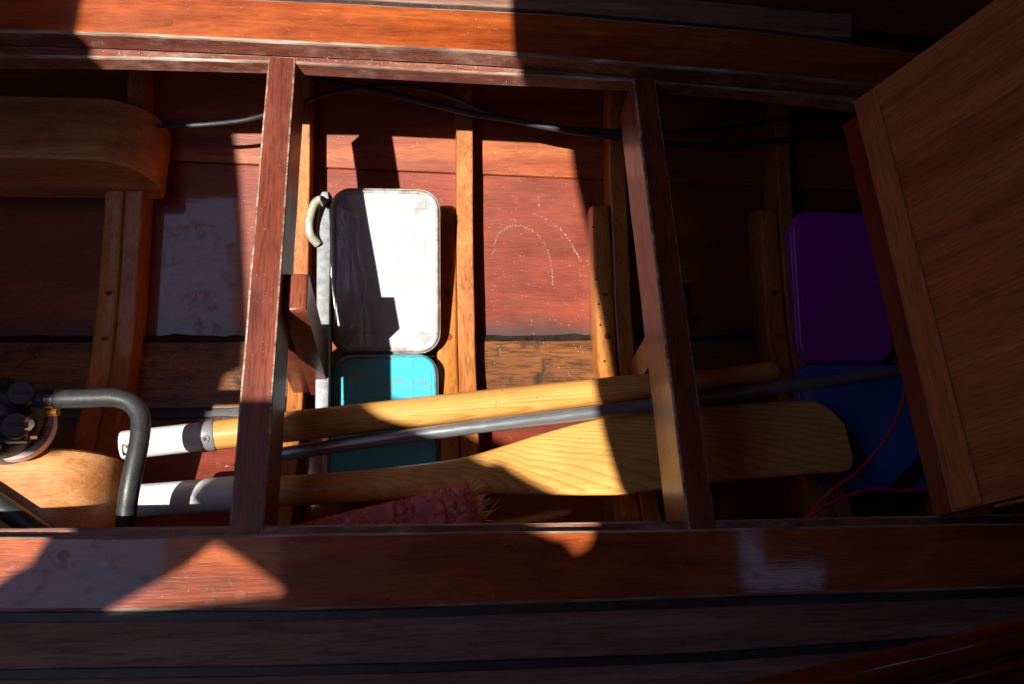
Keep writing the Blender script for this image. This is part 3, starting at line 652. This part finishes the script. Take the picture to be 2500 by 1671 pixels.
pts = smooth_path([U(585, 1050, -.215), U(1000, 990, -.196), U(1500, 928, -.190), U(2100, 846, -.190), U(2330, 814, -.19)], 10)
t = thing('boathook_pole', 'thin grey aluminium pole lying between the two oar halves', 'pole', pts[0])
make('pole_tube', tube(pts, 0.0098, 20), 'tube', t, smooth=60)
make('end_plug', tube([pts[0] - Vector((0.008, 0, 0)), pts[0] + Vector((0.003, 0, 0))], [0.0085, 0.0104], 20), 'hose', t, smooth=50)

# ------------------------------------------------------------------ bilge pump at the left edge
pc = U(-22, 940, -0.10)
pump = thing('bilge_pump', 'black diaphragm bilge pump with round valve caps at the left edge', 'pump', (pc.x, pc.y, -0.20))
make('flange', disc((U(38, 975, -.140).x, U(38, 975, -.140).y, -0.152), 0.046, 0.012, 40), 'flange', pump, smooth=40)
st = [(0.053, -0.20), (0.053, -0.130), (0.051, -0.118), (0.045, -0.106), (0.034, -0.096), (0.018, -0.090), (0.003, -0.088)]
bm = sweep([[(pc.x + r * math.cos(a), pc.y + r * math.sin(a), z) for a in (2 * math.pi * k / 40 for k in range(40))] for r, z in st])
make('pump_body', bm, 'pump', pump, smooth=50)
for (px, py, zc) in ((50, 905, -.088), (38, 977, -.090)):
    c = U(px, py, zc); ax = Vector((0.25, -0.05, 1)).normalized()
    v_ = make('valve_chamber', tube([c - Vector((0.035, -0.004, 0.018)), c - Vector((0.012, 0, 0.010)), c + Vector((0.010, 0, -0.012))], [0.014, 0.0185, 0.0175], 24), 'pump', pump, smooth=50)
    make('valve_cap', tube([c - ax * 0.010, c + ax * 0.006, c + ax * 0.009, c + ax * 0.0092], [0.0165, 0.0165, 0.0145, 0.004], 28), 'pump', v_, smooth=40)
    make('cap_ridge', tube([c + ax * 0.0105 + Vector((-0.010, 0, 0.001)), c + ax * 0.0105 + Vector((0.010, 0, -0.003))], 0.0016, 8), 'pump', v_, smooth=40)
for k in range(8):
    a = math.radians(-100 + 27 * k); q = Vector((pc.x + 0.046 * math.cos(a), pc.y + 0.046 * math.sin(a), -0.112))
    make('bolt', tube([q, q + Vector((0, 0, 0.006))], [0.0042, 0.0036], 6), 'pump', pump)
for k in range(10):
    a = math.radians(-90 + 20 * k); q = Vector((pc.x, pc.y, 0)); e_ = Vector((math.cos(a), math.sin(a), 0))
    make('rib', tube([q + e_ * 0.022 + Vector((0, 0, -0.0915)), q + e_ * 0.040 + Vector((0, 0, -0.1005)), q + e_ * 0.052 + Vector((0, 0, -0.120))], 0.0016, 6), 'pump', pump, smooth=40)
c1 = U(72, 914, -.100); c2 = U(106, 915, -.098); c3 = U(150, 914, -0.092)
make('hose_barb', tube([c1 - Vector((.012, 0, 0)), c1, c1 + Vector((.004, 0, 0)), c2], [.012, .012, .0095, .0095], 18), 'gasket', pump, smooth=40)
make('outlet_nut', tube([U(70, 985, -.105), U(86, 985, -.108)], [0.012, 0.012], 6), 'gasket', pump)
make('bolt_head', tube([U(64, 972, -.085), U(72, 972, -.084)], [0.009, 0.006], 6), 'steel', pump)
ad = bmesh.new()
for k in range(15):                                             # hand-written marker note round the flange
    a0_ = math.radians(-78 + 9 * k); r0 = 0.037 + random.uniform(-.001, .001); cx, cyy = U(38, 975, -.140).x, U(38, 975, -.140).y
    for s in range(2):
        a1_ = a0_ + math.radians(random.uniform(0, 5)); q0 = Vector((cx + math.cos(a1_) * (r0 - .002), cyy + math.sin(a1_) * (r0 - .002), -0.1397)); q1 = Vector((cx + math.cos(a1_ + random.uniform(-.06, .06)) * (r0 + .002), cyy + math.sin(a1_) * (r0 + .002), -0.1397))
        dd = (q1 - q0).normalized(); nn = Vector((-dd.y, dd.x, 0)) * 0.0003
        ad.faces.new([ad.verts.new(p_) for p_ in (q0 + nn, q1 + nn, q1 - nn, q0 - nn)])
make('marker_note', ad, 'ink', pump)

hp = smooth_path([c1 + Vector((.004, 0, 0.001)), c2, c3, U(205, 913, -.086), U(262, 912, -.080), U(300, 924, -.078), U(321, 955, -.078), U(320, 1005, -.078), U(309, 1060, -.080), U(298, 1115, -.085), U(291, 1165, -.095), U(287, 1215, -.108), U(286, 1260, -.13)], 20)
hose = thing('pump_hose', 'thick black rubber hose curving from the bilge pump down over the ferrules', 'hose', hp[-1])
make('hose_tube', tube(hp, [0.0118 + (0.00022 if i % 2 else -0.0001) for i in range(len(hp))], 20), 'hose', hose, smooth=70)
bm = bmesh.new(); st = []
for k in range(33):
    a = 2 * math.pi * k / 32; tdir = (c3 - c2).normalized(); e1 = Vector((0, 0, 1)); e2 = tdir.cross(e1)
    cc = c2 + tdir * 0.008; rd = e1 * math.cos(a) + e2 * math.sin(a)
    st.append([cc + rd * 0.0122 - tdir * .0055, cc + rd * 0.0122 + tdir * .0055, cc + rd * 0.0133 + tdir * .0055, cc + rd * 0.0133 - tdir * .0055])
sweep(st, bm, False); clamp = make('hose_clamp', bm, 'steel', hose, smooth=40)
for k in range(7):
    a = math.radians(-70 + k * 16) ; rd = e1 * math.cos(a) - e2 * math.sin(a) * -1; q = cc + rd * 0.0134; tg = e1 * -math.sin(a) + e2 * math.cos(a)
    bm = bmesh.new(); ps = [q + tdir * .0038 + tg * .0004, q - tdir * .0038 + tg * .0004, q - tdir * .0038 - tg * .0004, q + tdir * .0038 - tg * .0004]; sweep([ps, [p_ + rd * 0.0003 for p_ in ps]], bm); make('clamp_slot', bm, 'ink', clamp)
make('clamp_screw', tube([cc + e2 * 0.016 - e1 * .006 - tdir * .004, cc + e2 * 0.016 - e1 * .006 + tdir * 0.010], [0.0052, 0.0052], 12), 'gasket', clamp, smooth=40)
hp2 = smooth_path([U(-120, 1085, -.150), U(-50, 1125, -.150), U(10, 1165, -.150), U(70, 1206, -.150), U(120, 1240, -.152), U(160, 1285, -.155)], 8)
h2 = thing('pump_hose', 'short run of black hose crossing the lower left corner', 'hose', hp2[-1]); make('hose_tube', tube(hp2, 0.0136, 20), 'hose', h2, smooth=60)

# ------------------------------------------------------------------ cables along the top of the bilge
def cable(label, pts, r):
    p = smooth_path(pts, 10); t = thing('cable', label, 'cable', p[0], group='black cables along the top'); make('cable_sheath', tube(p, r, 10), 'cable', t, smooth=60); return t
cable('thin black cable arching under the top rail from the left frame', [U(330, 289, -.290), U(352, 289, -.268), U(376, 288, -.215), U(440, 288, -.197), U(540, 279, -.195), U(600, 266, -.195), U(683, 240, -.20), U(760, 212, -.21), U(860, 197, -.215), U(950, 200, -.21), U(1040, 224, -.205), U(1110, 256, -.20), U(1200, 281, -.20), U(1330, 297, -.21), U(1440, 300, -.215), U(1560, 301, -.215), U(1680, 290, -.215), U(1800, 272, -.215), U(1950, 262, -.215)], 0.0036)
cable('thicker black cable passing behind the top rail and the right bearer', [U(640, 165, -.235), U(760, 188, -.225), U(880, 212, -.21), U(1000, 242, -.202), U(1085, 262, -.20), U(1170, 275, -.20), U(1260, 293, -.203), U(1340, 306, -.207), U(1440, 318, -.212), U(1560, 331, -.215), U(1700, 330, -.215), U(1800, 320, -.215), U(1960, 314, -.22), U(2100, 312, -.22)], 0.0052)

# ------------------------------------------------------------------ pink deck brush
ec = U(1084, 1096, -0.125); bc = ec - Matrix.Rotation(math.radians(13), 3, 'Z') @ Vector((0.112, 0.052, 0))
brush = thing('deck_brush', 'pink deck brush lying bristles up beside the oar blade', 'brush', (bc.x, bc.y, -0.205), rot=(0, 0, math.radians(13)))
bm = box(-0.135, 0.105, -0.040, 0.040, 0.0, 0.028); bevel(bm, 0.006, 3); make('brush_block', bm, 'bed', brush, local=True, smooth=40)
def fibre(bm, p, d, ln, w, bend):
    s = d.cross(Vector((random.gauss(0, 1), random.gauss(0, 1), random.gauss(0, 1)))).normalized() * w
    mid = p + d * ln * 0.55 + bend * 0.3; end = p + d * ln + bend
    a = [bm.verts.new(q) for q in (p - s, p + s, mid + s, mid - s, end)]
    bm.faces.new((a[0], a[1], a[2], a[3])); bm.faces.new((a[3], a[2], a[4]))
def brush_top(x, y):                                 # trimmed bristle mass: flat top, rounded shoulders, cracks between the tufts
    ex = max(0.0, (abs(x + 0.012) - 0.098) / 0.018); ey = max(0.0, (abs(y) - 0.036) / 0.014)
    z = 0.081 - 0.010 * (ex * ex + ey * ey)
    d1, d2 = mnoise.voronoi(Vector((x * 58, y * 58, 0.3)))[0][:2]
    z -= 0.0075 * max(0.0, 1 - (d2 - d1) / 0.16) * (0.5 + mnoise.noise(Vector((x * 25, y * 25, 4)))) * 1.3
    return z + 0.0018 * mnoise.noise(Vector((x * 70, y * 70, 9)))
GX, GY = 96, 42; bm = bmesh.new(); grid = []
for i in range(GX + 1):
    x = -0.128 + 0.232 * i / GX; grid.append([bm.verts.new((x, -0.050 + 0.10 * j / GY, brush_top(x, -0.050 + 0.10 * j / GY))) for j in range(GY + 1)])
for i in range(GX):
    for j in range(GY): bm.faces.new((grid[i][j], grid[i + 1][j], grid[i + 1][j + 1], grid[i][j + 1]))
rim = [r_[0] for r_ in grid] + grid[-1][1:] + [r_[-1] for r_ in reversed(grid[:-1])] + grid[0][-2:0:-1]
low = [bm.verts.new((v_.co.x * 0.93, v_.co.y * 0.75, 0.027)) for v_ in rim]
for i in range(len(rim)): j = (i + 1) % len(rim); bm.faces.new((rim[i], low[i], low[j], rim[j]))
make('bristle_mass', bm, 'bristle', brush, local=True, smooth=70)
bm = bmesh.new()
for k in range(26000):
    x = random.uniform(-0.130, 0.106); y = random.uniform(-0.051, 0.051); z = brush_top(x, y)
    d = Vector((x * 2.2 + random.gauss(0, .38), y * 7 + random.gauss(0, .38), 1)).normalized()
    fibre(bm, Vector((x, y, z - 0.0015)), d, random.uniform(.0022, .0048), 0.00030, Vector((random.gauss(0, .0006), random.gauss(0, .0006), 0)))
o = make('bristle_tips', bm, 'bristle', brush, local=True); o['kind'] = 'stuff'
bm = bmesh.new()
for k in range(330):
    y = random.uniform(-0.038, 0.042); d = Vector((random.uniform(.35, 1.5), random.gauss(0.15, .45), random.uniform(.2, 1.0))).normalized()
    fibre(bm, Vector((0.098 + random.uniform(-.006, .006), y, random.uniform(.028, .045))), d, random.uniform(.016, .040) * (1.5 if random.random() < .12 else .85), 0.00055, Vector((random.gauss(0, .004), random.gauss(0, .004), random.gauss(0, .003))))
o = make('splayed_bristles', bm, 'bristle_tan', brush, local=True); o['kind'] = 'stuff'

# ------------------------------------------------------------------ red cord
cp = smooth_path([U(1800, 1225, -.20), U(1846, 1187, -.19), U(1872, 1160, -.183), U(1905, 1125, -.176), U(1962, 1083, -.172), U(2018, 1022, -.172), U(2054, 958, -.172), U(2074, 898, -.165), U(2092, 850, -.18)], 8)
cp2 = smooth_path([U(1810, 1228, -.20), U(1850, 1188, -.186), U(1890, 1160, -.18), U(1945, 1136, -.178), U(2000, 1121, -.178), U(2075, 1124, -.178), U(2150, 1112, -.178), U(2260, 1060, -.19)], 8)
cord = thing('cord', 'thin red cord looped over the blue tub', 'cord', cp[0]); make('cord_strand', tube(cp, 0.0027, 8), 'cord', cord, smooth=60); make('cord_strand', tube(cp2, 0.0027, 8), 'cord', cord, smooth=60)

# ------------------------------------------------------------------ lifted sole board leaning at the right
PHI = math.radians(66)
A = U(1957, 232, 0.022); B = U(2190, 1172, 0.022)
bx = (A.x + B.x) / 2; by0, by1 = B.y, A.y
board = thing('sole_board', 'lifted teak sole board standing tilted at the right edge', 'board', (bx, (by0 + by1) / 2, 0.022), rot=(0, -PHI, 0))
hy = (by1 - by0) / 2; LEN = 0.62
wid = [0.0, 0.11, 0.235, 0.36, 0.47, 2 * hy]
for i in range(len(wid) - 1):
    bm = box(0.030, LEN, -hy + wid[i] + 0.0001, -hy + wid[i + 1] - 0.0001, -0.018, 0.0); bevel(bm, 0.0003, 1); make('plank', bm, 'board', board, local=True)
bm = box(0.0, 0.036, -hy + 0.002, hy - 0.001, 0.0004, 0.0022); bevel(bm, 0.001, 2); wobble(bm, 0.0012, 14, 3); make('end_cleat', bm, 'board_cleat', board, local=True)
bm = box(-0.002, 0.0295, -hy, hy, -0.018, 0.0002); make('end_board', bm, 'board_cleat', board, local=True)
bm = box(-0.030, -0.0022, -hy - 0.001, hy - 0.022, -0.012, -0.001); bevel(bm, 0.002, 2); make('rebate_lip', bm, 'redlip', board, local=True)
bm = box(0.045, 0.085, -hy - 0.006, -hy - 0.001, -0.012, -0.004); bevel(bm, 0.001, 1); make('latch', bm, 'brass', board, local=True)

# ------------------------------------------------------------------ settees either side
def settee(label, pts, z, rad, dx, mat='nosing'):
    t = thing('settee', label, 'bench', (pts[0][0], pts[0][1], 0.03)); path = smooth_path([Vector((a_, b_, z)) for a_, b_ in pts], 10)
    make('nosing', tube(path, rad, 20), mat, t, smooth=60)
    make('bead', tube([p + dx * (rad * 1.5) + Vector((0, 0, rad * .55)) for p in path], rad * 0.36, 14), mat, t, smooth=60)
    bm = sweep([[(p.x, p.y, z), (p.x + dx.x * 0.02, p.y + dx.y * 0.02, z), (p.x + dx.x * 0.02, p.y + dx.y * 0.02, 0.031), (p.x, p.y, 0.031)] for p in path]); make('front_panel', bm, 'cabin', t)
    bm = sweep([[(p.x, p.y, z + rad * 0.2), (p.x + dx.x * 0.5, p.y + dx.y * 0.5, z + rad * .2), (p.x + dx.x * 0.5, p.y + dx.y * 0.5, z - 0.02), (p.x, p.y, z - 0.02)] for p in path]); make('seat_top', bm, mat, t)
    return t
ZS = 0.26
q = [V(1700, 1735, ZS), V(1957, 1680, ZS), V(2230, 1616, ZS), V(2500, 1548, ZS), V(2800, 1470, ZS)]
settee('red varnished settee edge in the lower right corner', [(p.x, p.y) for p in q], ZS, 0.014, Vector((0.15, -0.99, 0)))
tt = ys_of(top_teak)
q2 = [(x, y + 0.004) for x, y in tt if -1.3 < x < 1.6]
t = thing('settee', 'dark settee front beyond the pale plank at the top edge', 'bench', (0, q2[10][1], 0.0))
bm = sweep([[(x, y, 0.34), (x, y + 0.02, 0.34), (x, y + 0.02, 0.003), (x, y, 0.003)] for x, y in q2]); make('front_panel', bm, 'cabin', t)
bm = sweep([[(x, y - 0.012, 0.36), (x, y + 0.5, 0.36), (x, y + 0.5, 0.341), (x, y - 0.012, 0.341)] for x, y in q2]); bevel(bm, 0.004, 2); make('seat_top', bm, 'nosing', t)

# ------------------------------------------------------------------ the cabin round it: walls and the roof with its open hatch
ROOF = 1.10
def wall(name, label, *b):
    o = make(name, box(*b), 'cabin'); tag(o, label, None, kind='structure'); return o
wall('cabin_wall', 'dark cabin side beyond the top of the picture', -1.72, 1.72, 1.75, 1.80, -0.6, ROOF - 0.004)
wall('cabin_wall', 'dark cabin side behind the camera', -1.72, 1.72, -1.25, -1.20, -0.6, ROOF - 0.004)
wall('cabin_wall', 'dark bulkhead at the left end of the cabin', -1.77, -1.722, -1.25, 1.80, -0.6, ROOF - 0.004)
wall('cabin_wall', 'dark bulkhead at the right end of the cabin', 1.722, 1.77, -1.25, 1.80, -0.6, ROOF - 0.004)

def q_to_roof(q): return Vector((q[0] - SX * ROOF, q[1] - SY * ROOF, ROOF))
# outline of the open hatch (near side shaped to cast an unseen person's shadow), given where its shadow falls at sole level
hatch = [(-0.449, 1.29), (-0.30, 1.29), (-0.30, 1.56), (0.146, 1.56), (0.146, 1.20), (0.144, 0.95), (0.144, 0.86), (0.143, 0.77), (0.152, 0.66), (0.163, 0.52), (0.173, 0.38), (0.175, 0.31), (0.184, 0.26), (0.194, 0.215), (0.203, 0.197), (0.202, 0.188), (0.196, 0.179), (0.181, 0.172),
         (0.176, 0.178), (0.170, 0.186), (0.157, 0.190), (0.141, 0.197), (0.099, 0.213), (0.067, 0.230), (0.043, 0.246), (0.032, 0.256), (0.020, 0.259), (0.009, 0.257), (-0.006, 0.265), (-0.055, 0.291), (-0.088, 0.309), (-0.134, 0.331), (-0.158, 0.350), (-0.178, 0.357), (-0.214, 0.357), (-0.26, 0.338), (-0.30, 0.305), (-0.345, 0.262),
         (-0.371, 0.238), (-0.385, 0.220), (-0.378, 0.207), (-0.392, 0.178), (-0.408, 0.170), (-0.420, 0.160), (-0.48, 0.10), (-0.60, 0.02), (-0.85, 0.02), (-0.85, 0.24), (-0.66, 0.290), (-0.645, 0.318), (-0.618, 0.326), (-0.602, 0.284), (-0.545, 0.283), (-0.516, 0.300), (-0.502, 0.345), (-0.488, 0.372), (-0.485, 0.396), (-0.457, 0.412), (-0.456, 0.60), (-0.452, 0.80)]
slot = [(-0.315, 0.126), (-0.27, 0.151), (-0.235, 0.171), (-0.212, 0.193), (-0.205, 0.195), (-0.169, 0.171), (-0.134, 0.145), (-0.131, 0.139)]  # separate hole shaped for the lit triangle inside that person's shadow
# a second skylight forward, its outline shaped by the L reflection in the varnish
sky_l = [(1695, 1215), (1752, 1215), (1755, 1303), (1800, 1308), (1890, 1292), (1885, 1362), (1705, 1362)]
def mirror_to_roof(px, py):
    p = U(px, py, ZP); k = (ROOF - ZP) / (CAM_H - ZP); return Vector((p.x + p.x * k, p.y + p.y * k, ROOF))
side = [(-1.66, -1.05, ROOF), (-1.42, -1.05, ROOF), (-1.42, 0.10, ROOF), (-1.66, 0.10, ROOF)]   # unseen opening added at the left end for more sky light
outer = [Vector(p) for p in ((-1.9, -1.4, ROOF), (1.9, -1.4, ROOF), (1.9, 1.95, ROOF), (-1.9, 1.95, ROOF))]
bm = bmesh.new()
for loop in (outer, [q_to_roof(p) for p in hatch], [q_to_roof(p) for p in slot], [mirror_to_roof(*p) for p in sky_l], [Vector(p) for p in side]):
    vs_ = [bm.verts.new(p) for p in loop]
    for i in range(len(vs_)): bm.edges.new((vs_[i], vs_[(i + 1) % len(vs_)]))
bmesh.ops.triangle_fill(bm, use_beauty=True, edges=bm.edges[:])
ex = bmesh.ops.extrude_face_region(bm, geom=bm.faces[:]); bmesh.ops.translate(bm, verts=[g for g in ex['geom'] if isinstance(g, bmesh.types.BMVert)], vec=(0, 0, 0.004))
roof = make('cabin_roof', bm, 'roof'); tag(roof, 'cabin roof above the picture, its openings shaped to form the light patches', None, kind='structure')

blocker = make('sky_blocker', box(-0.82, 0.55, 0.31, 2.6, 2.0, 2.004), 'roof'); tag(blocker, 'unseen panel added above the cabin to block part of the sky', None, kind='structure')  # added panel, cuts off the sky reflection in the sole varnish

# ------------------------------------------------------------------ crumbs and chips
bm = bmesh.new()
def chip(p, s, bm):
    a = random.random() * 6.28; d = Vector((math.cos(a), math.sin(a), random.uniform(-.1, .3))) * s * random.uniform(.6, 2.4); n = Vector((-math.sin(a), math.cos(a), 0)) * s * .45
    vs_ = [bm.verts.new(q) for q in (p - d, p + n, p + d, p - n, p + Vector((0, 0, s * .7)))]
    for f in ((0, 1, 4), (1, 2, 4), (2, 3, 4), (3, 0, 4)): bm.faces.new([vs_[i] for i in f])
for k in range(420):
    x = random.uniform(-0.43, 0.33); y = random.uniform(0.44, 1.0)
    chip(Vector((x, y, hz(y) + (0.0007 if abs(y - YC) > .066 else 0.014))), random.choice((.0004, .0005, .0006, .0009)), bm)
for px, py, s in ((1268, 366, .003), (432, 492, .0025), (425, 632, .002), (1160, 188, .0015), (275, 122, .003), (320, 122, .0025), (520, 1068, .003)):
    z = -.31 if 200 < py < 900 else 0.0008
    if py > 1000: z = -.36
    q = U(px, py, z); 
    if 200 < py < 900: q.z = hz(q.y) + .001
    chip(q, s, bm)
for k in range(70):
    x = random.uniform(-0.42, 0.14); y = resample(top_rail_in, [x])[0] + random.uniform(0.003, 0.013); chip(Vector((x, y, 0.0008)), random.choice((.0005, .0008, .0012)), bm)
for k in range(40):
    x = random.uniform(-0.45, 0.13); y = resample(top_edge, [x])[0] + random.uniform(0.005, 0.09); chip(Vector((x, y, ZP + 0.0004)), random.choice((.0004, .0006)), bm)
o = make('wood_chips', bm, 'chip'); tag(o, 'pale wood chips and crumbs scattered over the planks', 'debris', kind='stuff')
